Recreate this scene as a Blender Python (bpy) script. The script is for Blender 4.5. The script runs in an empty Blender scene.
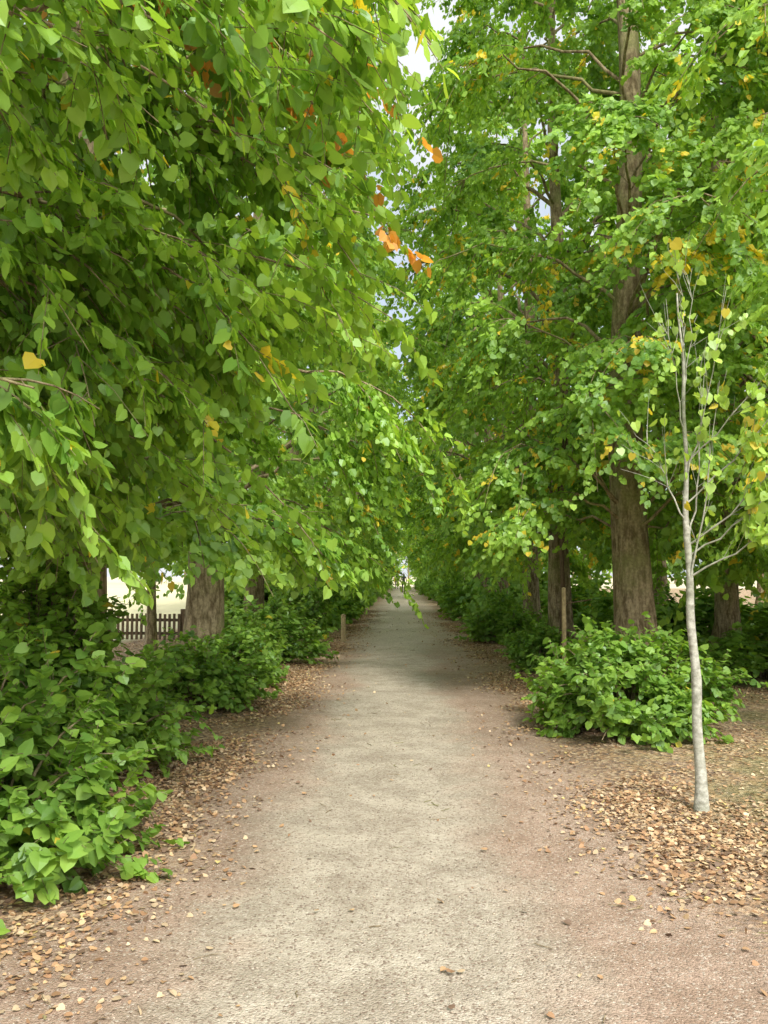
import bpy, math, numpy as np
from mathutils import Vector, Matrix
S = bpy.context.scene
COL = S.collection
R0 = np.random.default_rng

# ---------------------------------------------------------------- helpers
def link(o, parent=None):
    COL.objects.link(o)
    if parent is not None: o.parent = parent
    return o
def empty(name, loc=(0,0,0), rot=0, sc=1):
    e = bpy.data.objects.new(name, None); e.empty_display_size = .3
    e.location = loc; e.rotation_euler = (0,0,rot)
    e.scale = (sc,sc,sc) if np.isscalar(sc) else sc
    return link(e)
def mesh_np(name, V, F, mat, col=None, smooth=False):
    me = bpy.data.meshes.new(name)
    V = np.asarray(V, dtype=np.float32)
    if not isinstance(F, (list,tuple)): F=[F]
    F=[np.asarray(f,dtype=np.int32) for f in F if len(f)]
    me.vertices.add(len(V)); me.vertices.foreach_set('co', V.ravel())
    loops = np.concatenate([f.ravel() for f in F])
    sizes = np.concatenate([np.full(len(f), f.shape[1], dtype=np.int32) for f in F])
    starts = np.concatenate([[0],np.cumsum(sizes)[:-1]]).astype(np.int32)
    me.loops.add(len(loops)); me.loops.foreach_set('vertex_index', loops)
    me.polygons.add(len(sizes)); me.polygons.foreach_set('loop_start', starts)
    me.polygons.foreach_set('loop_total', sizes)
    me.polygons.foreach_set('use_smooth', np.full(len(sizes), smooth, dtype=bool))
    me.update(calc_edges=True)
    if col is not None:
        a = me.attributes.new('Col','FLOAT_COLOR','POINT')
        c = np.ones((len(V),4),dtype=np.float32); c[:,:3]=col
        a.data.foreach_set('color', c.ravel())
    me.materials.append(mat)
    return me
def norm(v): return v/np.maximum(np.linalg.norm(v,axis=-1,keepdims=True),1e-9)
def tubes(P, Rd, m=5):
    n,k,_=P.shape
    T=np.empty_like(P); T[:,1:-1]=P[:,2:]-P[:,:-2]; T[:,0]=P[:,1]-P[:,0]; T[:,-1]=P[:,-1]-P[:,-2]
    T=norm(T)
    r0=np.where((np.abs(T[...,2]).mean(axis=1)>.75)[:,None,None],np.array([1.,0,0]),np.array([0,0,1.]))
    ref=np.broadcast_to(r0,T.shape)
    U=norm(np.cross(T,ref)); W=np.cross(T,U)
    a=np.linspace(0,2*np.pi,m,endpoint=False)
    V=P[:,:,None]+Rd[:,:,None,None]*(U[:,:,None]*np.cos(a)[:,None]+W[:,:,None]*np.sin(a)[:,None])
    base=(np.arange(n)*k*m)[:,None,None]+(np.arange(k-1)*m)[None,:,None]
    j=np.arange(m)[None,None]; j2=(j+1)%m
    F=np.stack([base+j,base+j2,base+m+j2,base+m+j],axis=-1).reshape(-1,4)
    return V.reshape(-1,3),F
def merge(parts):
    Vs=[];Fs=[];off=0
    for V,F in parts:
        if len(V)==0: continue
        Vs.append(V);Fs.append(np.asarray(F)+off);off+=len(V)
    return np.concatenate(Vs),Fs
# heart-shaped linden leaf (full and reduced)
LT9=np.array([[0,0,0],[0,.5,-.02],[0,1.04,-.10],[-.27,-.14,.03],[-.54,.20,.07],[-.40,.64,.02],[.27,-.14,.03],[.54,.20,.07],[.40,.64,.02]],float)
LF9=np.array([[0,1,4,3],[1,2,5,4],[0,6,7,1],[1,7,8,2]])
LT6=np.array([[0,-.04,0],[0,1.02,-.08],[.50,.10,.06],[.42,.62,.02],[-.50,.10,.06],[-.42,.62,.02]],float)
LF6=np.array([[0,2,3,1],[0,1,5,4]])
def leaves(P,D,N,s,col,lod,rg):
    T,F=(LT9,LF9) if lod==0 else (LT6,LF6)
    D=norm(D); X=norm(np.cross(D,N)); N=np.cross(X,D)
    n=len(P); w=s*rg.uniform(.88,1.1,n); curl=rg.uniform(-.6,2.0,n)
    V=(P[:,None]+X[:,None]*(T[None,:,0:1]*w[:,None,None])+D[:,None]*(T[None,:,1:2]*s[:,None,None])
       +N[:,None]*(T[None,:,2:3]*(s*curl)[:,None,None]))
    k=len(T)
    FF=(F[None]+(np.arange(n)*k)[:,None,None]).reshape(-1,F.shape[1])
    return V.reshape(-1,3),FF,np.repeat(col,k,axis=0)

# ---------------------------------------------------------------- materials
def newmat(name):
    m=bpy.data.materials.new(name); m.use_nodes=True; nt=m.node_tree; nt.nodes.clear()
    out=nt.nodes.new('ShaderNodeOutputMaterial'); return m,nt,out
class G:
    def __init__(s,nt): s.nt=nt
    def n(s,t,**k):
        x=s.nt.nodes.new(t)
        for a,b in k.items(): setattr(x,a,b)
        return x
    def l(s,a,b): s.nt.links.new(a,b)
    def math(s,op,a,b=None,c=None,clamp=False):
        x=s.n('ShaderNodeMath',operation=op); x.use_clamp=clamp
        for i,v in enumerate((a,b,c)):
            if v is None: continue
            if isinstance(v,(int,float)): x.inputs[i].default_value=v
            else: s.l(v,x.inputs[i])
        return x.outputs[0]
    def noise(s,vec,scale,detail=4,rough=.55):
        x=s.n('ShaderNodeTexNoise'); x.inputs['Scale'].default_value=scale
        x.inputs['Detail'].default_value=detail; x.inputs['Roughness'].default_value=rough
        if vec is not None: s.l(vec,x.inputs['Vector'])
        return x
    def mr(s,v,a,b,c=0,d=1,smooth=True):
        x=s.n('ShaderNodeMapRange'); 
        if smooth: x.interpolation_type='SMOOTHSTEP'
        s.l(v,x.inputs[0])
        for i,q in enumerate((a,b,c,d)): x.inputs[i+1].default_value=q
        return x.outputs[0]
    def mix(s,f,a,b,mode='MIX'):
        x=s.n('ShaderNodeMix',data_type='RGBA',blend_type=mode)
        if isinstance(f,(int,float)): x.inputs[0].default_value=f
        else: s.l(f,x.inputs[0])
        for i,v in ((6,a),(7,b)):
            if isinstance(v,tuple): x.inputs[i].default_value=(*v,1) if len(v)==3 else v
            else: s.l(v,x.inputs[i])
        return x.outputs[2]
def leaf_mat(name,trans=.42,gl=.035,tc=(1.55,1.42,.65)):
    m,nt,out=newmat(name); g=G(nt)
    at=g.n('ShaderNodeAttribute'); at.attribute_name='Col'
    d=g.n('ShaderNodeBsdfDiffuse'); g.l(at.outputs['Color'],d.inputs[0])
    t=g.n('ShaderNodeBsdfTranslucent')
    g.l(g.mix(1.0,at.outputs['Color'],(*tc,1),'MULTIPLY'),t.inputs[0])
    mx=g.n('ShaderNodeMixShader'); mx.inputs[0].default_value=trans
    g.l(d.outputs[0],mx.inputs[1]); g.l(t.outputs[0],mx.inputs[2])
    gg=g.n('ShaderNodeBsdfGlossy'); gg.inputs['Roughness'].default_value=.45
    gg.inputs[0].default_value=(.8,.95,1,1)
    m2=g.n('ShaderNodeMixShader')
    m2.inputs[0].default_value=gl
    g.l(mx.outputs[0],m2.inputs[1]); g.l(gg.outputs[0],m2.inputs[2]); g.l(m2.outputs[0],out.inputs[0])
    return m
M_LEAF=leaf_mat('linden_leaf')
M_DRY=leaf_mat('fallen_leaf',.08,.02,(1,1,1))
def bark_mat(name,c1,c2,c3,vs=(14,14,2.2),bump=.9):
    m,nt,out=newmat(name); g=G(nt)
    tc=g.n('ShaderNodeTexCoord'); mp=g.n('ShaderNodeMapping'); mp.inputs['Scale'].default_value=vs
    g.l(tc.outputs['Object'],mp.inputs[0])
    n1=g.noise(mp.outputs[0],1.6,7,.65); n2=g.noise(tc.outputs['Object'],1.3,4); n3=g.noise(tc.outputs['Object'],30,3)
    r=g.mr(n1.outputs[0],.35,.66)
    c=g.mix(r,c1,c2); c=g.mix(g.mr(n2.outputs[0],.45,.65,0,.75),c,c3)
    c=g.mix(g.mr(n3.outputs[0],.3,.7,.0,.35),c,(.04,.03,.02))
    p=g.n('ShaderNodeBsdfPrincipled'); g.l(c,p.inputs['Base Color']); p.inputs['Roughness'].default_value=.95
    p.inputs['Specular IOR Level'].default_value=.2
    b=g.n('ShaderNodeBump'); b.inputs['Strength'].default_value=bump; b.inputs['Distance'].default_value=.03
    g.l(n1.outputs[0],b.inputs['Height']); g.l(b.outputs[0],p.inputs['Normal']); g.l(p.outputs[0],out.inputs[0])
    return m
M_BARK=bark_mat('linden_bark',(.15,.11,.06),(.46,.37,.24),(.27,.28,.11),(10,10,3.0))
M_PALE=bark_mat('pale_bark',(.34,.34,.28),(.60,.60,.53),(.20,.23,.14),(9,9,14),.3)
M_WOOD=bark_mat('weathered_wood',(.10,.065,.04),(.20,.14,.09),(.14,.11,.08),(20,20,2),.3)
M_STAKE=bark_mat('stake_wood',(.38,.30,.16),(.52,.42,.24),(.3,.26,.16),(20,20,2),.2)

def ground_mat():
    m,nt,out=newmat('gravel_and_leaf_litter'); g=G(nt)
    geo=g.n('ShaderNodeNewGeometry'); pos=geo.outputs['Position']
    sp=g.n('ShaderNodeSeparateXYZ'); g.l(pos,sp.inputs[0]); X,Y=sp.outputs[0],sp.outputs[1]
    n_lo=g.noise(pos,.55,4,.6).outputs[0]; n_mid=g.noise(pos,2.6,5,.65).outputs[0]
    n_hi=g.noise(pos,28,4,.7).outputs[0]; n_vh=g.noise(pos,170,3,.8).outputs[0]
    ax=g.math('ABSOLUTE',g.math('ADD',X,.12))
    w=g.math('ADD',ax,g.math('MULTIPLY_ADD',n_lo,1.5,-.75)); w=g.math('ADD',w,g.math('MULTIPLY_ADD',n_mid,.8,-.4))
    pale=g.mr(w,.40,.95,1,0)
    red=g.mix(g.mr(n_mid,.35,.65),(.35,.24,.175),(.49,.355,.275))
    grey=g.mix(g.mr(n_mid,.35,.65),(.42,.365,.29),(.61,.545,.445))
    far=g.mr(Y,12,26); grey=g.mix(g.math('MULTIPLY',far,.85),grey,(.78,.68,.55)); red=g.mix(g.math('MULTIPLY',far,.65),red,(.68,.57,.44))  # distant path paled in colour, standing in for sunlit patches
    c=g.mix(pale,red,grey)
    vo=g.n('ShaderNodeTexVoronoi'); vo.inputs['Scale'].default_value=95; g.l(pos,vo.inputs['Vector'])
    vs=g.n('ShaderNodeSeparateColor'); g.l(vo.outputs['Color'],vs.inputs[0])
    c=g.mix(g.mr(vs.outputs[0],.78,.95,0,.6),c,(.70,.63,.54))
    c=g.mix(g.mr(vs.outputs[1],.78,.97,0,.75),c,(.17,.11,.08))
    c=g.mix(g.mr(n_hi,.3,.72,.0,.42),c,(.24,.175,.125))
    c=g.mix(g.mr(n_vh,.55,.8,.0,.4),c,(.68,.61,.51))
    wl=g.math('ADD',g.math('ABSOLUTE',X),g.math('MULTIPLY_ADD',n_lo,1.0,-.5)); wl=g.math('ADD',wl,g.math('MULTIPLY_ADD',n_hi,.7,-.35))
    nearf=g.mr(Y,2.6,5.0,.6,0); wl=g.math('SUBTRACT',wl,nearf)
    lit=g.mr(wl,1.05,1.75)
    v2=g.n('ShaderNodeTexVoronoi'); v2.inputs['Scale'].default_value=34; g.l(pos,v2.inputs['Vector'])
    v2.inputs['Randomness'].default_value=1
    s2=g.n('ShaderNodeSeparateColor'); g.l(v2.outputs['Color'],s2.inputs[0])
    lc=g.mix(s2.outputs[0],(.26,.16,.095),(.50,.32,.18)); lc=g.mix(g.mr(s2.outputs[1],.6,.85),lc,(.62,.47,.31))
    lc=g.mix(g.mr(s2.outputs[2],.6,.85),lc,(.19,.135,.10))
    c=g.mix(g.math('MULTIPLY',lit,g.mr(n_mid,.25,.55,.40,1)),c,lc)
    gr=g.math('MULTIPLY',g.mr(X,1.6,2.6),g.mr(n_lo,.48,.6)); c=g.mix(g.math('MULTIPLY',gr,.4),c,(.17,.21,.065))
    md=g.mr(X,-7.0,-6.4,1,0)
    c=g.mix(md,c,g.mix(n_hi,(.58,.54,.32),(.74,.68,.45)))
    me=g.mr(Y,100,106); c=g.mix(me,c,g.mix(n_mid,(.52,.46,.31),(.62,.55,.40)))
    p=g.n('ShaderNodeBsdfPrincipled'); g.l(c,p.inputs['Base Color']); p.inputs['Roughness'].default_value=.93
    p.inputs['Specular IOR Level'].default_value=.25
    h=g.math('ADD',g.math('MULTIPLY',n_hi,.6),g.math('MULTIPLY',n_vh,.4)); h=g.math('ADD',h,g.math('MULTIPLY',vo.outputs['Distance'],-.5))
    h=g.math('ADD',h,g.math('MULTIPLY',g.math('MULTIPLY',v2.outputs['Distance'],lit),1.2))
    b=g.n('ShaderNodeBump'); b.inputs['Strength'].default_value=.8; b.inputs['Distance'].default_value=.02
    g.l(h,b.inputs['Height']); g.l(b.outputs[0],p.inputs['Normal']); g.l(p.outputs[0],out.inputs[0])
    return m
M_GROUND=ground_mat()

# ---------------------------------------------------------------- leaf colours
def leafcols(rg,n,clump,yel,tone=0.0):
    t=np.clip(.62*clump+.38*rg.random(n)+tone,0,1.15)[:,None]**1.1
    a=np.array([.080,.220,.034]); b=np.array([.40,.61,.088])
    c=a+(b-a)*t
    c*=rg.uniform(.78,1.2,(n,1))
    y=np.array([.82,.68,.07])*rg.uniform(.8,1.05,(n,1)); y[:,1]*=rg.uniform(.88,1.08,n)
    single=(rg.random(n)<.005)
    return np.clip(np.where((yel|single)[:,None],y,c),0,.85)

# ---------------------------------------------------------------- tree
def make_tree(seed,H=19,Rm=3.3,zb=1.9,nL=46,nS=9,nT=9,nl=12,size=.08,lod=0,trunk_r=.30,low=.62,tap=.28,
              extra=(),lean=(0,0),yelp=.012,tone=0.,trunk_top=.92,cull=None,orange=(),yellow=(),twigs=False,limbk=1.0,zhi=99,leaflod=None):
    rg=R0(seed)
    if leaflod is None: leaflod=lod
    k=26; z=np.linspace(0,H*trunk_top,k)
    wob=np.stack([np.sin(z*.7+seed)*.05+lean[0]*z/10,np.cos(z*.55+seed*2)*.05+lean[1]*z/10],1)
    wob-=wob[0]
    def trunk(zz): return np.stack([np.interp(zz,z,wob[:,0]),np.interp(zz,z,wob[:,1]),zz],-1)
    rad=trunk_r*(1-z/(H*trunk_top)*.9)**1.1+trunk_r*.55*np.exp(-z/.28)
    P=np.concatenate([wob,z[:,None]],1)[None]
    P[0,0,2]=-.15
    ms=18 if lod==0 else 9
    tv,tf=tubes(P,rad[None],ms)
    a=np.tile(np.arange(ms)/ms*2*np.pi,k); zz=np.repeat(z,ms)
    f=1+.06*np.sin(a*5+zz*.4)+.05*np.sin(a*3-zz*.9+seed)+.035*rg.standard_normal(len(a))+.12*np.exp(-zz/.5)*np.sin(a*4+seed)
    cx=np.repeat(P[0,:,:2],ms,axis=0); tv[:,:2]=cx+(tv[:,:2]-cx)*f[:,None]
    nE=len(extra)
    u=np.clip((np.arange(nL)+rg.random(nL))/nL,0,1)**1.12
    ze=zb+(H-zb)*u
    Rz=Rm*(low+(1-low)*np.clip(u/.2,0,1)); Rz=Rz*np.clip(1-.85*np.clip((u-tap)/(1-tap),0,1)**1.25,.1,1)
    az=np.arange(nL)*2.39996+rg.normal(0,.3,nL)
    L=Rz*rg.uniform(.72,1.12,nL)
    E=np.stack([L*np.cos(az),L*np.sin(az),ze],1)
    if nE:
        E=np.concatenate([E,np.array([e[:3] for e in extra],float)]); nL+=nE
        ze=E[:,2]; L=np.linalg.norm(E[:,:2],axis=1)
    z0=np.clip(ze-rg.uniform(.3,1.0,nL)*L*.55,1.9+rg.random(nL)*.8,H*.88)
    A=trunk(z0)
    E[:,:2]+=trunk(np.clip(ze,0,H*.9))[:,:2]
    B=A*.45+E*.55; B[:,2]=np.maximum(z0,ze)+L*.22
    t=np.linspace(0,1,9)[None,:,None]
    LP=A[:,None]*(1-t)**2+2*B[:,None]*t*(1-t)+E[:,None]*t**2
    LP[:,1:-1]+=rg.normal(0,.05,(nL,7,3))
    def okt(T):
        if cull is None: return np.ones(len(T),bool)
        return cull(T.reshape(-1,3)).reshape(T.shape[:2]).all(axis=1)
    lr=limbk*(.012+.012*L)[:,None]*np.linspace(1,.18,9)[None]
    kl=okt(LP)
    parts=[(tv,tf),tubes(LP[kl],lr[kl],6 if lod==0 else 4)]
    ts=rg.uniform(.25,1.0,(nL,nS))**.8; ts[:,0]=1.0; ts[:,1]=.93
    idx=ts*8; i0=np.clip(idx.astype(int),0,7); fr=(idx-i0)[...,None]; ar=np.arange(nL)[:,None]
    SA=LP[ar,i0]*(1-fr)+LP[ar,i0+1]*fr; ST=norm(LP[ar,i0+1]-LP[ar,i0])
    side=norm(np.cross(ST,[0,0,1.]))*rg.choice([-1,1],(nL,nS))[...,None]
    SD=norm(ST*rg.uniform(.4,1.1,(nL,nS,1))+side*rg.uniform(.1,1.1,(nL,nS,1))+rg.normal(0,.18,(nL,nS,3))+np.array([0,0,.02]))
    SL=rg.uniform(.45,1.15,(nL,nS))*(.55+.5*np.clip(L/Rm,0,1.1))[:,None]
    SA=SA.reshape(-1,3);SD=SD.reshape(-1,3);SL=SL.reshape(-1); ns=len(SA)
    drp=rg.uniform(.25,.8,ns)*SL
    tt=np.linspace(0,1,5)
    def sp(i,t): return SA[i]+SD[i]*(SL[i]*t)[...,None]-np.array([0,0,1.])*(drp[i]*t*t)[...,None]
    SP=sp(np.repeat(np.arange(ns),5),np.tile(tt,ns)).reshape(ns,5,3)
    ks=okt(SP)&np.repeat(kl,nS)
    kk=ks&(SA[:,2]<zhi)
    if lod==0: parts.append(tubes(SP[kk],((.004+.005*SL)[:,None]*np.linspace(1,.3,5)[None])[kk],4))
    ti=np.repeat(np.arange(ns),nT); nt_=len(ti); tq=rg.uniform(.08,1.,nt_)
    TA=sp(ti,tq); sd=SD[ti]; 
    ss=norm(np.cross(sd,[0,0,1.]))*rg.choice([-1,1],nt_)[:,None]
    TD=norm(sd*rg.uniform(.3,1.,(nt_,1))+ss*rg.uniform(.2,1.1,(nt_,1))+rg.normal(0,.25,(nt_,3))-np.array([0,0,.35]))
    TL=rg.uniform(.22,.5,nt_)
    q=np.linspace(0,1,3)
    TP=TA[:,None]+TD[:,None]*(TL[:,None]*q[None])[...,None]-np.array([0,0,1.])*(.25*TL[:,None]*q[None]**2)[...,None]
    kt=okt(TP)&ks[ti]
    if twigs:
        k3=kt&(TA[:,2]<zhi)
        parts.append(tubes(TP[k3],(np.full((nt_,3),1)*np.array([.003,.0025,.0015]))[k3],3))
    li=np.repeat(np.arange(nt_),nl); n=len(li); q=np.tile((np.arange(nl)+.6)/nl,nt_)+rg.normal(0,.03,n)
    LPt=TA[li]+TD[li]*(TL[li]*q)[:,None]-np.array([0,0,1.])*(.25*TL[li]*q*q)[:,None]
    sgn=np.tile(np.where(np.arange(nl)%2==0,1,-1),nt_)
    sv=norm(np.cross(TD[li],[0,0,1.]))*sgn[:,None]
    out=LPt.copy(); out[:,2]=0; out=norm(out)
    D=TD[li]*.4+sv*.6+out*.2-np.array([0,0,1.])*rg.uniform(.3,1.4,(n,1))+rg.normal(0,.24,(n,3))
    N=np.array([0,0,1.])*.55+out*.8+rg.normal(0,.42,(n,3))
    LPt=LPt+norm(D)*.025
    s=size*rg.uniform(.55,1.2,n)
    cl_s=rg.random(ns); cl=cl_s[ti][li]*.65+rg.random(nt_)[li]*.35
    ysub=(rg.random(ns)<yelp*.35)
    ytw=(rg.random(nt_)<yelp*.6)
    yel=(ysub[ti]&(rg.random(nt_)<.6)|ytw)[li]&(rg.random(n)<.8)
    col=leafcols(rg,n,cl,yel,tone)
    for lst,oc0 in ((orange,(.78,.38,.09)),(yellow,(.85,.70,.05))):
        for ei in lst:
            lid=nL-nE+ei
            mk=((ti[li]//nS)==lid)&(rg.random(n)<.85)&(rg.random(nt_)[li]<.75)&(rg.random(ns)[ti[li]]<.7)
            oc=np.array(oc0)*rg.uniform(.7,1.1,(n,1)); col=np.where(mk[:,None],oc,col)
    keep=kt[li]; hi=LPt[:,2]>zhi
    a1=keep&~hi; a2=keep&hi&(rg.random(n)<.30)
    V,F,C=leaves(LPt[a1],D[a1],N[a1],s[a1],col[a1],leaflod,rg)
    if a2.any():
        V2,F2,C2=leaves(LPt[a2],D[a2],N[a2],s[a2]*1.7,col[a2],1,rg)
        F=[F,F2+len(V)]; V=np.concatenate([V,V2]); C=np.concatenate([C,C2])
    wv,wf=merge(parts)
    return (mesh_np('trunk_and_limbs',wv,wf,M_BARK,smooth=True), mesh_np('foliage',V,F,M_LEAF,col=C))

def place(meshes,loc,rot=0,sc=1,name='linden_tree',parent=None):
    if parent is None:
        e=empty(name,loc,rot,sc)
    else:
        e=bpy.data.objects.new('tree',None); e.location=loc; e.rotation_euler=(0,0,rot); e.scale=(sc,sc,sc); link(e,parent)
    link(bpy.data.objects.new('trunk',meshes[0]),e); link(bpy.data.objects.new('crown',meshes[1]),e)
    return e

def make_shrub(seed,r=.95,h=1.0,nst=90,nT=7,nl=9,size=.085,lod=0,elong=1.0,tone=.05):
    rg=R0(seed)
    az=rg.uniform(0,2*np.pi,nst); el=np.arcsin(rg.uniform(.03,1,nst)); k=rg.uniform(.68,1.15,nst)*(1+.18*np.sin(az*3+seed))
    E=np.stack([r*np.cos(el)*np.cos(az)*k,r*elong*np.cos(el)*np.sin(az)*k,h*np.sin(el)*k*.95+.03],1)
    A=E*np.array([.22,.22*1,0]); B=(A+E)*.5; B[:,2]=E[:,2]*.8+.22*h
    t=np.linspace(0,1,6)[None,:,None]
    LP=A[:,None]*(1-t)**2+2*B[:,None]*t*(1-t)+E[:,None]*t**2
    parts=[tubes(LP,np.full((nst,6),1)*np.linspace(.012,.004,6),4)]
    ti=np.repeat(np.arange(nst),nT); nt_=len(ti); tq=rg.uniform(.4,1,nt_)[:,None]
    TA=A[ti]*(1-tq)**2+2*B[ti]*tq*(1-tq)+E[ti]*tq**2
    TD=norm(norm(E[ti])*.6+rg.normal(0,.6,(nt_,3))+np.array([0,0,.1])); TL=rg.uniform(.12,.40,nt_)
    if lod==0:
        q=np.linspace(0,1,3); parts.append(tubes(TA[:,None]+TD[:,None]*(TL[:,None]*q)[...,None],np.full((nt_,3),.002),3))
    li=np.repeat(np.arange(nt_),nl); n=len(li); q=np.tile((np.arange(nl)+.6)/nl,nt_)
    P=TA[li]+TD[li]*(TL[li]*q)[:,None]
    out=norm(P*np.array([1,1,.6]))
    sv=norm(np.cross(TD[li],[0,0,1.]))*np.tile(np.where(np.arange(nl)%2==0,1,-1),nt_)[:,None]
    D=TD[li]*.35+sv*.7+out*.35-np.array([0,0,1.])*rg.uniform(0,.9,(n,1))+rg.normal(0,.3,(n,3))
    N=np.array([0,0,1.])*.8+out*.6+rg.normal(0,.40,(n,3))
    P[:,2]=np.maximum(P[:,2],.03+.05*rg.random(n))
    cl=rg.random(nst)[ti][li]*.4+rg.random(nt_)[li]*.6
    col=leafcols(rg,n,cl,np.zeros(n,bool),tone)*np.array([.80,.83,.92])
    V,F,C=leaves(P,D,N,size*rg.uniform(.45,1.2,n),col,lod,rg)
    wv,wf=merge(parts)
    return (mesh_np('stems',wv,wf,M_BARK,smooth=True),mesh_np('foliage',V,F,M_LEAF,col=C))
def place_shrub(ms,loc,rot=0,sc=1,name='linden_shrub',parent=None):
    if parent is None: e=empty(name,loc,rot,sc)
    else:
        e=bpy.data.objects.new('shrub',None); e.location=loc; e.rotation_euler=(0,0,rot); e.scale=(sc,sc,sc) if np.isscalar(sc) else sc; link(e,parent)
    link(bpy.data.objects.new('stems',ms[0]),e); link(bpy.data.objects.new('leaves',ms[1]),e)

# ---------------------------------------------------------------- near avenue trees
def camcull(o,dmin=2.3,extra=None):
    o=np.array(o)
    def f(P):
        W=P+o
        d=np.linalg.norm(W-np.array([0,0,1.6]),axis=1)
        k=(d>dmin)
        if extra is not None: k&=extra(W)
        return k
    return f
# left row
o=(-3.1,2.9,0)
place(make_tree(11,H=14,Rm=2.4,zb=2.2,nL=44,nS=10,nT=11,nl=13,low=.8,size=.072,twigs=True,limbk=.7,tone=.08,zhi=6,
      extra=[(2.3,1.6,4.7),(2.3,1.5,5.0),(1.9,1.9,3.5),(1.7,1.5,3.1),(1.4,2.3,2.7),(2.1,2.3,4.1),(1.2,2.1,2.4),(1.7,1.3,3.3),(1.8,1.7,4.1),(2.1,1.1,4.4),(1.1,2.8,3.0),(.9,2.4,2.4),(1.3,1.2,2.9),(.5,2.6,2.2),(.4,2.3,3.4),(.8,2.5,4.3),(2.0,1.9,4.9)],orange=(1,16),
      cull=camcull(o,2.75,lambda W:(W[:,0]<.20)&(W[:,2]>1.5)&~((W[:,0]>-1.15)&(W[:,2]<3.0)&(W[:,1]<3.6)))),o)
o=(-3.1,7.8,0)
place(make_tree(12,H=18,Rm=3.0,zb=1.9,nL=66,nS=11,nT=10,nl=13,low=.75,yelp=.01,limbk=.8,size=.078,tone=.06,zhi=8.5,leaflod=1,extra=[(1.6,-1.4,2.0),(2.0,.2,2.1),(2.3,.6,3.0),(.3,-2,2.4),(-1,-2,2.6),(1,-2.2,3.4),(.6,-2.4,4.2),(1.7,1.2,1.9),(1.5,-.6,1.8)],
      cull=lambda P:(P[:,2]>1.45)&~((P[:,2]<1.75)&(P[:,0]<.8))),o)
o=(-3.1,13.2,0)
place(make_tree(13,H=19,Rm=3.2,zb=1.9,nL=58,nS=9,nT=10,nl=12,low=.72,size=.085,tap=.4,leaflod=1,zhi=12.5,tone=.06,cull=lambda P:(P[:,2]>1.7)|(P[:,0]>.3)),o)
# right row
o=(3.2,11.8,0)
place(make_tree(21,H=19,Rm=2.65,zb=2.1,nL=62,nS=10,nT=10,nl=13,low=.68,trunk_r=.28,lean=(.06,0),yelp=.065,tone=.12,size=.076,tap=.4,limbk=.7,leaflod=1,zhi=11.5,
      extra=[(.2,-2.2,3.2),(-.5,-2.2,4.3),(.6,-2.0,4.9),(.3,-2.4,5.4),(-.9,-1.9,7.2),(.5,-2.0,8.4),(-1.6,-1.2,2.4),(1.2,-1.9,3.6),(-1.8,-.8,3.2)],yellow=(3,)),o)
o=(3.1,16.8,0)
place(make_tree(22,H=19,Rm=2.8,zb=2.3,nL=60,nS=9,nT=10,nl=11,low=.75,yelp=.06,size=.09,tone=.1,tap=.4,trunk_r=.22,leaflod=1,
      extra=[(-.3,-2,2.9),(-1.5,-1.5,3.2),(-.2,-2.2,4.5),(.5,-2.,3.4),(-1.2,-1.6,6),(-1.5,-1.2,8)]),o)
o=(6.0,8.2,0)
place(make_tree(23,H=15,Rm=3.2,zb=2.4,nL=46,nS=9,nT=9,nl=12,low=.75,yelp=.055,size=.078,tone=.16,trunk_r=.2,limbk=.7,leaflod=1,zhi=9),o)
# ---------------------------------------------------------------- mid/far variants
MID=[make_tree(31+i,H=19+i*.6,Rm=3.2,zb=1.9,nL=54,nS=8,nT=9,nl=8,size=.118,lod=1,low=.64,tap=.42,yelp=.04,tone=.06+.05*i,trunk_r=.24) for i in range(3)]
FAR=[make_tree(41+i,H=18.5,Rm=3.2,zb=2.3,nL=42,nS=7,nT=7,nl=5,size=.19,lod=1,low=.48,tap=.45,yelp=.035,tone=.12,trunk_r=.24) for i in range(2)]
rg=R0(5)
y=18.4
while y<112:
    vs=MID if y<42 else FAR
    place(vs[rg.integers(len(vs))],(-3.1+rg.normal(0,.1),y,0),rg.uniform(0,6.28),rg.uniform(.93,1.06)); y+=5.2
y=21.8; i=0
while y<112:
    vs=MID if y<42 else FAR
    if i not in (4,9): place(vs[rg.integers(len(vs))],(3.15+rg.normal(0,.1),y,0),rg.uniform(0,6.28),rg.uniform(.92,1.02))
    y+=5.2; i+=1
bw=empty('background_woodland')
for (x,yy,s) in [(5.4,14.2,.8),(6.9,18.5,.9),(9.0,15,.95),(7.2,24,.95),(11,20,1),(8.2,31,.8),(12,27,1),(9,42,.9),(9,50,1),(9,62,.9),(8,74,1),(8,88,1),(15,36,1.1),(10.5,10.5,.8),(5.3,11.9,.62),(6.6,12.6,.7),
                  (-7.8,10.6,1.0),(-8.6,6.2,.9),(-8,34,.9),(-8,44,.95),(-8,56,1),(-8,70,1),(-8,84,1)]:
    place(FAR[rg.integers(2)],(x,yy,0),rg.uniform(0,6.28),s,parent=bw)
for i in range(26):
    a=math.radians(-40+i*80/25); rr=rg.uniform(150,175)
    place(FAR[rg.integers(2)],(rr*math.sin(a),rr*math.cos(a),-.5),rg.uniform(0,6.28),rg.uniform(.9,1.35),parent=bw)
for i in range(12):
    place_shrub_args=((i-6)*3.4+rg.normal(0,.8),rg.uniform(138,146),0)
    place(FAR[rg.integers(2)],(place_shrub_args[0],place_shrub_args[1],-1.6),rg.uniform(0,6.28),rg.uniform(.6,.9),parent=bw)
place(make_tree(71,H=9,Rm=1.8,zb=3.2,nL=20,nS=6,nT=6,nl=7,size=.12,lod=1,trunk_r=.11,low=.7),(-5.2,17.6,0),name='young_linden')

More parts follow.
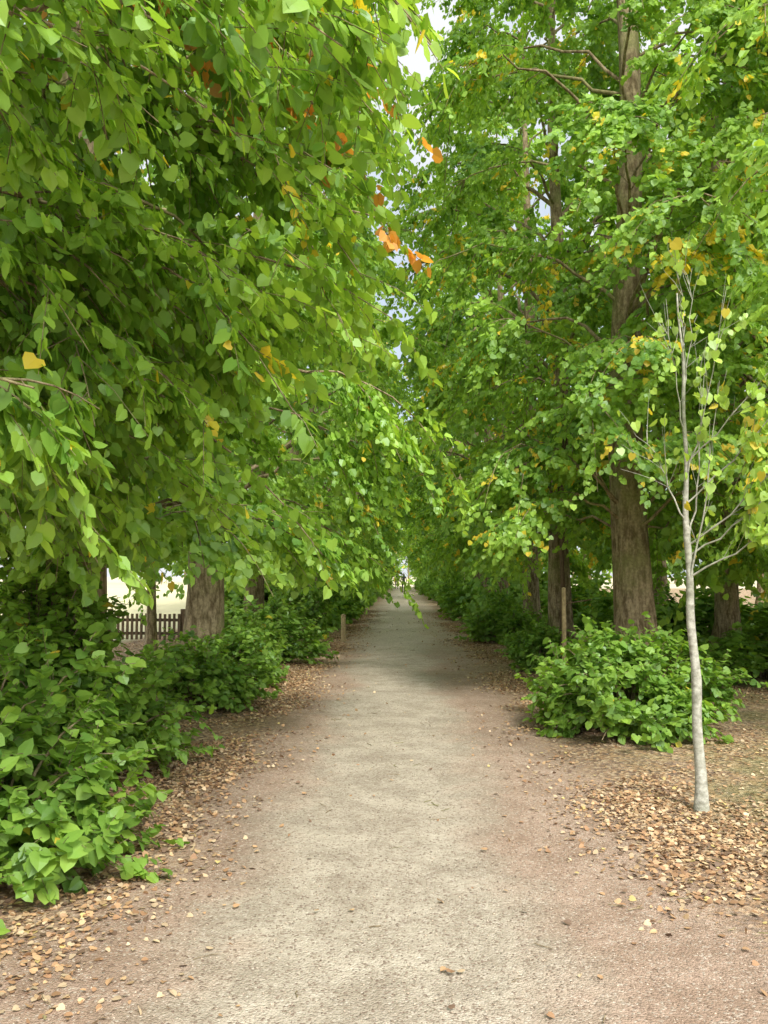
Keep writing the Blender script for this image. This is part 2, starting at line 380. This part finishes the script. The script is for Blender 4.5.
# ---------------------------------------------------------------- shrubs
place_shrub(make_shrub(51,.8,1.0,120,7,10,.078,tone=.12),(-2.35,4.55,0))
place_shrub(make_shrub(52,.95,.85,130,7,10,.075,tone=.14),(-2.75,7.0,0))
place_shrub(make_shrub(53,.62,2.1,150,7,9,.08,tone=.3),(-3.15,7.3,0))
SH=[make_shrub(54+i,.8,.85,90,6,8,.085,tone=.1) for i in range(3)]
place_shrub(make_shrub(58,1.0,.9,150,7,10,.074,tone=.14),(2.3,8.9,0))
place_shrub(SH[0],(-2.45,10.3,0),1,(.8,1,.85)); place_shrub(SH[1],(-2.4,12.4,0),2,.85); place_shrub(SH[2],(-2.9,13.6,0),2,(.8,1,1.0))
place_shrub(SH[1],(2.3,14.6,0),2,.75); place_shrub(SH[2],(2.6,17.0,0),3,.7)
SF=[make_shrub(61+i,.85,.95,60,5,7,.13,lod=1,tone=.1) for i in range(2)]
y=15.6
while y<112:
    for sx in (-1,1):
        if sx>0 and y<19: continue
        hk=.75 if (sx>0 and y<30) else 1
        place_shrub(SF[rg.integers(2)] if y>22 else SH[rg.integers(3)],(sx*(2.6+rg.normal(0,.2)),y+rg.normal(0,.4),0),rg.uniform(0,6),(rg.uniform(.8,1.15)*hk,rg.uniform(1,1.5)*hk,rg.uniform(.85,1.6)*hk))
    y+=2.6
ug=empty('undergrowth')
for (x,yy,s) in [(4.5,12.9,.7),(5.6,13.6,.8),(6.6,14,1.0),(8.3,14.2,1.2),(9.8,15,1.3),(4.6,19,.9),(6.0,20,1.1),(7.6,20,1.4),(5.2,25,1.2),(6,29,1.6),(5,35,1.8),(5.5,44,2),(5.5,55,2),(5.5,70,2),(5.5,85,2),(11,17,1.6),(13,18,1.8),
                  (-5.2,9.2,1.0),(-6.2,9.5,1.3),(-7.4,10.2,1.4),(-4.9,27,1.7),(-5.4,31,1.8),(-5,37,1.9),(-5.5,46,2),(-5.5,57,2),(-5.5,70,2),(-5.5,85,2),(-6.3,7.6,1.4)]:
    place_shrub(SF[rg.integers(2)],(x,yy,0),rg.uniform(0,6),(s*1.1,s*1.1,s*rg.uniform(.8,1.1)),parent=ug)

# ---------------------------------------------------------------- young trees
def young(name,base,top,r0,branches,leafpts,mat,seed,leafcol,size=.075,nleaf=5):
    rg=R0(seed); e=empty(name,base)
    base=np.array(base,float); top=np.array(top,float)-base
    k=30; t=np.linspace(0,1,k)
    P=top[None]*t[:,None]; P[:,0]+=.012*np.sin(t*9)+.007*np.sin(t*31); P[:,1]+=.02*np.sin(t*7)
    P-=P[0]; P[0,2]=-.05
    rr=r0*(1-t*.86)*(1+.07*rg.standard_normal(k))+r0*.45*np.exp(-t*40)
    parts=[tubes(P[None],rr[None],10)]
    tips=[]
    for (t0,end) in branches:
        a=np.array([np.interp(t0,t,P[:,i]) for i in range(3)]); b=np.array(end,float)-base
        q=np.linspace(0,1,9)[:,None]; m=(a+b)/2+np.array([(b[0]-a[0])*.12,0,-.08*abs(b[2]-a[2])])
        Q=a*(1-q)**2+2*m*q*(1-q)+b*q*q; Q[1:]+=rg.normal(0,.012,(8,3))
        rb=r0*(1-t0*.8)*.30
        parts.append(tubes(Q[None],np.linspace(rb,.0018,9)[None],6))
        for j in range(9):
            i=rg.integers(2,8); d=norm(Q[min(i+1,8)]-Q[i-1]+rg.normal(0,.09,3)+np.array([.0,0,.02])); l=rg.uniform(.12,.45)
            w=Q[i]+d*l*np.linspace(0,1,4)[:,None]+rg.normal(0,.01,(4,3)); w[0]=Q[i]
            parts.append(tubes(w[None],np.linspace(.0024,.0009,4)[None],3)); tips.append(w)
    V,F=merge(parts); link(bpy.data.objects.new('stem',mesh_np('stem',V,F,mat,smooth=True)),e)
    Ps=[]
    for w in tips:
        for j in range(nleaf):
            c=w[rg.integers(1,4)]+rg.normal(0,.02,3)
            if leafpts(c+base,rg): Ps.append(c)
    Ps=np.array(Ps); n=len(Ps)
    D=rg.normal(0,.5,(n,3))-np.array([0,0,.9]); N=rg.normal(0,.6,(n,3))+np.array([0,-.5,.3])
    col=np.array(leafcol)*rg.uniform(.7,1.3,(n,1)); col[rg.random(n)<.10]=(.6,.5,.06)
    V,F,C=leaves(Ps,D,N,size*rg.uniform(.5,1.1,n),col,0,rg)
    link(bpy.data.objects.new('leaves',mesh_np('leaves',V,F,M_LEAF,col=C)),e)
bx,by=2.02,5.95
br=[(.42,(2.15,5.7,2.9)),(.50,(2.1,5.9,3.0)),(.62,(2.15,5.6,3.5)),(.72,(1.82,5.8,3.5)),(.8,(2.08,6,3.8)),(.86,(1.88,5.7,3.8)),(.55,(1.70,5.9,2.6)),
    (.48,(2.55,5.5,2.35)),(.58,(2.6,5.6,2.9)),(.66,(2.55,5.4,3.2)),(.44,(2.6,5.5,2.1)),(.5,(2.7,5.3,2.7))]
young('young_birch',(bx,by,0),(1.95,5.95,3.6),.040,br,lambda p,r: (p[0]>2.3 and r.random()<.9) or r.random()<.15,M_PALE,7,(.38,.56,.10),.07,14)
young('young_linden',(2.62,14.2,0),(2.7,14.2,5.0),.055,[(.5,(2.2,14.2,3.2)),(.6,(3.2,14.,3.8)),(.7,(2.3,14.4,4.4)),(.8,(3.1,14,4.9)),(.45,(3.3,14.2,2.8))],lambda p,r:True,M_WOOD,9,(.22,.40,.06),.09,12)
def tubeobj(name,segs,mat,parent,m=8):
    parts=[]
    for (a,b,r1,r2) in segs:
        P=np.linspace(a,b,4)[None].astype(float); parts.append(tubes(P,np.linspace(r1,r2,4)[None],m))
        c=np.array(b,float); d=norm(np.array(b,float)-np.array(a,float)); parts.append(tubes(np.array([[c,c+d*r2*.4]]),np.array([[r2,.001]]),m))
    V,F=merge(parts); return link(bpy.data.objects.new(name,mesh_np(name,V,F,mat)),parent)
e=empty('tree_stake',(2.22,11.9,0)); tubeobj('stake',[((0,0,-.1),(.01,0,1.42),.032,.03)],M_STAKE,e); tubeobj('tie',[((.0,0,1.2),(.4,.05,1.26),.008,.008)],M_WOOD,e)
e=empty('wooden_post',(-1.42,20.3,0)); tubeobj('post',[((0,0,-.1),(0,0,.62),.055,.055),((0,0,.62),(0,0,.66),.062,.05)],M_STAKE,e)

# ---------------------------------------------------------------- picket fence
def boxes(L):
    Vs=[];Fs=[]
    f=np.array([[0,1,3,2],[4,6,7,5],[0,4,5,1],[2,3,7,6],[0,2,6,4],[1,5,7,3]])
    for i,(c,h) in enumerate(L):
        v=np.array([[x,y,z] for x in(-1,1) for y in(-1,1) for z in(-1,1)],float)*np.array(h)+np.array(c)
        Vs.append(v);Fs.append(f+8*i)
    return np.concatenate(Vs),np.concatenate(Fs)
L=[]; rf=R0(3)
for i in range(64): L.append(((i*.115,rf.normal(0,.003),.36+rf.normal(0,.006)),(.03,.011,.31)))
L+= [((3.65,.031,.20),(3.7,.018,.035)),((3.65,.031,.52),(3.7,.018,.035))]
for i in range(5): L.append(((i*1.8,.10,.36),(.05,.05,.42)))
V,F=boxes(L); fo=bpy.data.objects.new('picket_fence',mesh_np('picket_fence',V,F,M_WOOD)); fo.location=(-12.5,20.8,0); fo.rotation_euler=(0,0,math.radians(-3)); link(fo)

# ---------------------------------------------------------------- ground, path
def grid(x0,x1,y0,y1,nx,ny,zf):
    xs=np.linspace(x0,x1,nx); ys=np.linspace(y0,y1,ny); X,Y=np.meshgrid(xs,ys); Z=zf(X,Y)
    V=np.stack([X,Y,Z],-1).reshape(-1,3); i=np.arange(nx-1)[None]+np.arange(ny-1)[:,None]*nx
    return V,np.stack([i,i+1,i+nx+1,i+nx],-1).reshape(-1,4)
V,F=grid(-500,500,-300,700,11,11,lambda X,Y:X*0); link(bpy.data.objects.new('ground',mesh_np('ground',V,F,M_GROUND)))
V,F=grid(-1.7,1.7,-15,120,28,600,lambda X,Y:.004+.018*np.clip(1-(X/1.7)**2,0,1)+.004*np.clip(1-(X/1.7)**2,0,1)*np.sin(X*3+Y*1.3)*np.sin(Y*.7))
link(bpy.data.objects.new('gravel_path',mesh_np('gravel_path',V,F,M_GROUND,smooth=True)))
# ---------------------------------------------------------------- fallen leaves
rg=R0(8)
n=240000
yy=1.8+ (rg.random(n)**1.35)*36
kind=rg.random(n); sg=rg.choice([-1,1],n)
xx=np.where(kind<.5,sg*np.abs(rg.normal(1.82,.38,n)),np.where(kind<.9985,sg*rg.uniform(1.3,6.5,n),rg.uniform(-1.5,1.5,n)))
cl=np.sin(xx*2.1+yy*.9)+np.sin(yy*1.7-xx*1.1)+.8*np.sin(xx*5.3-yy*4.1)+rg.normal(0,.8,n)
kp=(cl>np.where(xx>0,.1,-.5))|(kind>.9985)
kp&=(rg.random(n)<np.clip((yy-2.2)/3.6,.04,1))|(kind>.9985)
xx,yy=xx[kp],yy[kp]; n=len(xx)
pz=np.where(np.abs(xx)<1.7,.004+.022*np.clip(1-(xx/1.7)**2,0,1),0)+.004+rg.random(n)*.010
P=np.stack([xx,yy,pz],1); a=rg.uniform(0,6.28,n)
D=np.stack([np.cos(a),np.sin(a),rg.normal(0,.15,n)],1); N=np.array([0,0,1.])+rg.normal(0,.4,(n,3))
pal=np.array([[.54,.34,.19],[.39,.23,.13],[.64,.49,.32],[.22,.145,.10],[.58,.40,.23],[.66,.52,.22]])
col=pal[rg.choice(6,n,p=[.26,.21,.24,.13,.13,.03])]*rg.uniform(.65,1.1,(n,1))
ss=rg.uniform(.010,.034,n)*(1+.012*yy); nr=yy<5.5
V,F,C=leaves(P[nr],D[nr],N[nr],ss[nr],col[nr],0,rg); fr=~nr
V2,F2,C2=leaves(P[fr],D[fr],N[fr],ss[fr],col[fr],1,rg)
link(bpy.data.objects.new('fallen_leaves',mesh_np('fallen_leaves',np.concatenate([V,V2]),[F,F2+len(V)],M_DRY,col=np.concatenate([C,C2]))))
n=170; yy=2.2+rg.random(n)**1.5*22; xx=rg.uniform(-2.6,2.8,n); a=rg.uniform(0,3.14,n); l=rg.uniform(.02,.12,n)**1.0
q=np.linspace(-.5,.5,5); P=np.stack([xx[:,None]+np.cos(a)[:,None]*l[:,None]*q,yy[:,None]+np.sin(a)[:,None]*l[:,None]*q,np.full((n,5),.026)],-1)
P[:,:,:2]+=rg.normal(0,.004,(n,5,2)); V,F=tubes(P,np.full((n,5),.0022)*rg.uniform(.6,1.4,(n,1)),5)
link(bpy.data.objects.new('fallen_twigs',mesh_np('fallen_twigs',V,F,M_BARK)))
n=16000; yy=1.9+rg.random(n)**1.6*9; xx=rg.uniform(-2.2,2.4,n); 
oc=np.array([[1,0,0],[-1,0,0],[0,1,0],[0,-1,0],[0,0,1],[0,0,-1]],float); of=np.array([[0,2,4],[2,1,4],[1,3,4],[3,0,4],[2,0,5],[1,2,5],[3,1,5],[0,3,5]])
s=rg.uniform(.0015,.0055,n)
V=(oc[None]*rg.uniform(.6,1.2,(n,6,1))*s[:,None,None]*np.array([1.2,1,.7])+np.stack([xx,yy,.004+.02*np.clip(1-(xx/1.7)**2,0,1)+s*.3],1)[:,None]).reshape(-1,3)
F=(of[None]+(np.arange(n)*6)[:,None,None]).reshape(-1,3)
pc=np.repeat(np.array([.46,.37,.29])*rg.uniform(.3,1.5,(n,1)),6,axis=0)
link(bpy.data.objects.new('pebbles',mesh_np('pebbles',V,F,M_DRY,col=pc,smooth=True)))

# ---------------------------------------------------------------- walker
def plain(name,c,r=.8):
    m,nt,out=newmat(name); g=G(nt); p=g.n('ShaderNodeBsdfPrincipled'); nz=g.noise(None,60,3)
    g.l(g.mix(g.mr(nz.outputs[0],.3,.7,0,.4),c,tuple(x*.7 for x in c)),p.inputs['Base Color']); p.inputs['Roughness'].default_value=r
    g.l(p.outputs[0],out.inputs[0]); return m
def person(loc,rot,shirt,trou,seed):
    e=empty('pedestrian',loc,rot)
    v=[];ed=[];rd=[]
    def add(p,r,par=None):
        v.append(p); rd.append(r)
        if par is not None: ed.append((par,len(v)-1))
        return len(v)-1
    pel=add((0,0,.95),(.15,.11)); w=add((0,0,1.1),(.125,.09),pel); ch=add((0,.01,1.32),(.155,.105),w); nb=add((0,0,1.46),(.07,.06),ch)
    nk=add((0,0,1.53),(.05,.052),nb); h1=add((0,.015,1.60),(.068,.078),nk); h2=add((0,.01,1.68),(.074,.09),h1); h3=add((0,0,1.74),(.05,.06),h2)
    for s,st in ((1,1),(-1,-1)):
        hp=add((s*.09,0,.90),(.085,.09),pel); kn=add((s*.1,st*.13,.50),(.056,.058),hp)
        an=add((s*.1,st*.27-(.12 if st<0 else 0),.09 if st>0 else .16),(.036,.04),kn); 
        he=add((s*.1,v[an][1]-.02,.05 if st>0 else .12),(.035,.04),an)
        toe=add((s*.11,v[an][1]+.17,.035 if st>0 else .05),(.034,.022),he)
        sh=add((s*.185,0,1.42),(.055,.055),ch); el=add((s*.24,-st*.08,1.14),(.04,.042),sh); wr=add((s*.24,-st*.08+.12,.92),(.026,.028),el)
        pa=add((s*.24,v[wr][1]+.04,.85),(.016,.034),wr)
        for fi in range(4):
            y0=v[pa][1]-.028+fi*.019; f1=add((s*.24,y0+.01,.80),(.009,.009),pa); f2=add((s*.23,y0+.018,.765-(fi==1)*.008+(fi==3)*.012),(.008,.008),f1)
        t1=add((s*.225,v[wr][1]+.075,.87),(.010,.010),wr); add((s*.215,v[wr][1]+.09,.83),(.009,.009),t1)
    me=bpy.data.meshes.new('b'); me.from_pydata(v,ed,[]); ob=bpy.data.objects.new('tmp',me); link(ob)
    sk=ob.modifiers.new('s','SKIN'); sb=ob.modifiers.new('u','SUBSURF'); sb.levels=2
    for i,r in enumerate(rd): me.skin_vertices[0].data[i].radius=r
    me.skin_vertices[0].data[0].use_root=True
    dg=bpy.context.evaluated_depsgraph_get(); m2=bpy.data.meshes.new_from_object(ob.evaluated_get(dg))
    bpy.data.objects.remove(ob); m2.name='body'
    mats=[plain('skin',(.45,.27,.19),.5),plain('shirt',shirt),plain('trousers',trou),plain('shoes',(.03,.03,.03)),plain('hair',(.04,.025,.015))]
    for m in mats: m2.materials.append(m)
    for p in m2.polygons:
        c=p.center; p.use_smooth=True
        if c.z>1.50: i=4 if (c.z>1.70 or (c.y<-.015 and c.z>1.58)) else 0
        elif abs(c.x)>.19 and c.z<.95: i=0
        elif c.z>.93: i=1
        elif c.z>.13 : i=2
        else: i=3
        p.material_index=i
    link(bpy.data.objects.new('body',m2),e)
    parts=[tubes(np.array([[[0,.085,1.655],[0,.115,1.625],[0,.09,1.615]]]),np.array([[.008,.014,.006]]),6)]
    for s in(1,-1): parts.append(tubes(np.array([[[s*.072,0,1.675],[s*.085,-.01,1.65],[s*.073,0,1.615]]]),np.array([[.012,.014,.006]]),6))
    V,F=merge(parts); link(bpy.data.objects.new('nose_and_ears',mesh_np('nose_and_ears',V,F,mats[0],smooth=True)),e)
    parts=[tubes(np.array([[[s*.03-.011,.086,1.668],[s*.03,.092,1.669],[s*.03+.011,.086,1.668]]]),np.array([[.003,.008,.003]]),6) for s in(1,-1)]
    parts.append(tubes(np.array([[[-.024,.083,1.588],[0,.09,1.588],[.024,.083,1.588]]]),np.array([[.003,.006,.003]]),6))
    V,F=merge(parts); link(bpy.data.objects.new('eyes_and_mouth',mesh_np('eyes_and_mouth',V,F,plain('eye',(.08,.03,.03)),smooth=True)),e)
person((.05,76,.022),math.radians(180),(.05,.05,.06),(.02,.022,.03),1)
person((-.75,97,.0),math.radians(0),(.03,.03,.04),(.03,.03,.05),2)

# ---------------------------------------------------------------- camera
cam=bpy.data.cameras.new('camera'); co=bpy.data.objects.new('camera',cam); link(co)
co.location=(0,0,1.6); co.rotation_euler=(math.radians(90+4.24),0,math.radians(1.28))
cam.sensor_fit='VERTICAL'; cam.sensor_height=36; cam.sensor_width=27; cam.lens=850*36/1024; cam.clip_start=.05; cam.clip_end=2000
S.camera=co
# ---------------------------------------------------------------- light
sd=Vector((.28,-.72,.75)).normalized()
sl=bpy.data.lights.new('sun','SUN'); sl.energy=5.0; sl.angle=math.radians(16); sl.color=(1,.95,.85)
so=bpy.data.objects.new('sun',sl); so.rotation_euler=sd.to_track_quat('Z','Y').to_euler(); link(so)
wd=bpy.data.worlds.new('World'); S.world=wd; wd.use_nodes=True; nt=wd.node_tree; nt.nodes.clear(); g=G(nt)
sky=g.n('ShaderNodeTexSky',sky_type='NISHITA'); sky.sun_disc=False
sky.sun_elevation=math.asin(sd.z); sky.sun_rotation=math.atan2(sd.x,sd.y)
tc=g.n('ShaderNodeTexCoord'); nz=g.noise(tc.outputs['Generated'],2.6,6,.6)
sx=g.n('ShaderNodeSeparateXYZ'); g.l(tc.outputs['Generated'],sx.inputs[0])
cloud=g.mix(g.mr(sx.outputs[1],.30,.80),(16,15.8,15.4),(6.6,6.75,6.9))  # unseen clouds overhead and behind brightened for ambient light, forward ones kept dimmer
base=g.mix(.65,sky.outputs[0],(5.2,6.0,7.0))
cc=g.mix(g.mr(nz.outputs[0],.42,.58,.2,1),base,cloud)
bg=g.n('ShaderNodeBackground'); bg.inputs[1].default_value=.15; g.l(cc,bg.inputs[0])
wo=g.n('ShaderNodeOutputWorld'); g.l(bg.outputs[0],wo.inputs[0])
S.view_settings.view_transform='Standard'; S.view_settings.look='None'; S.view_settings.exposure=0
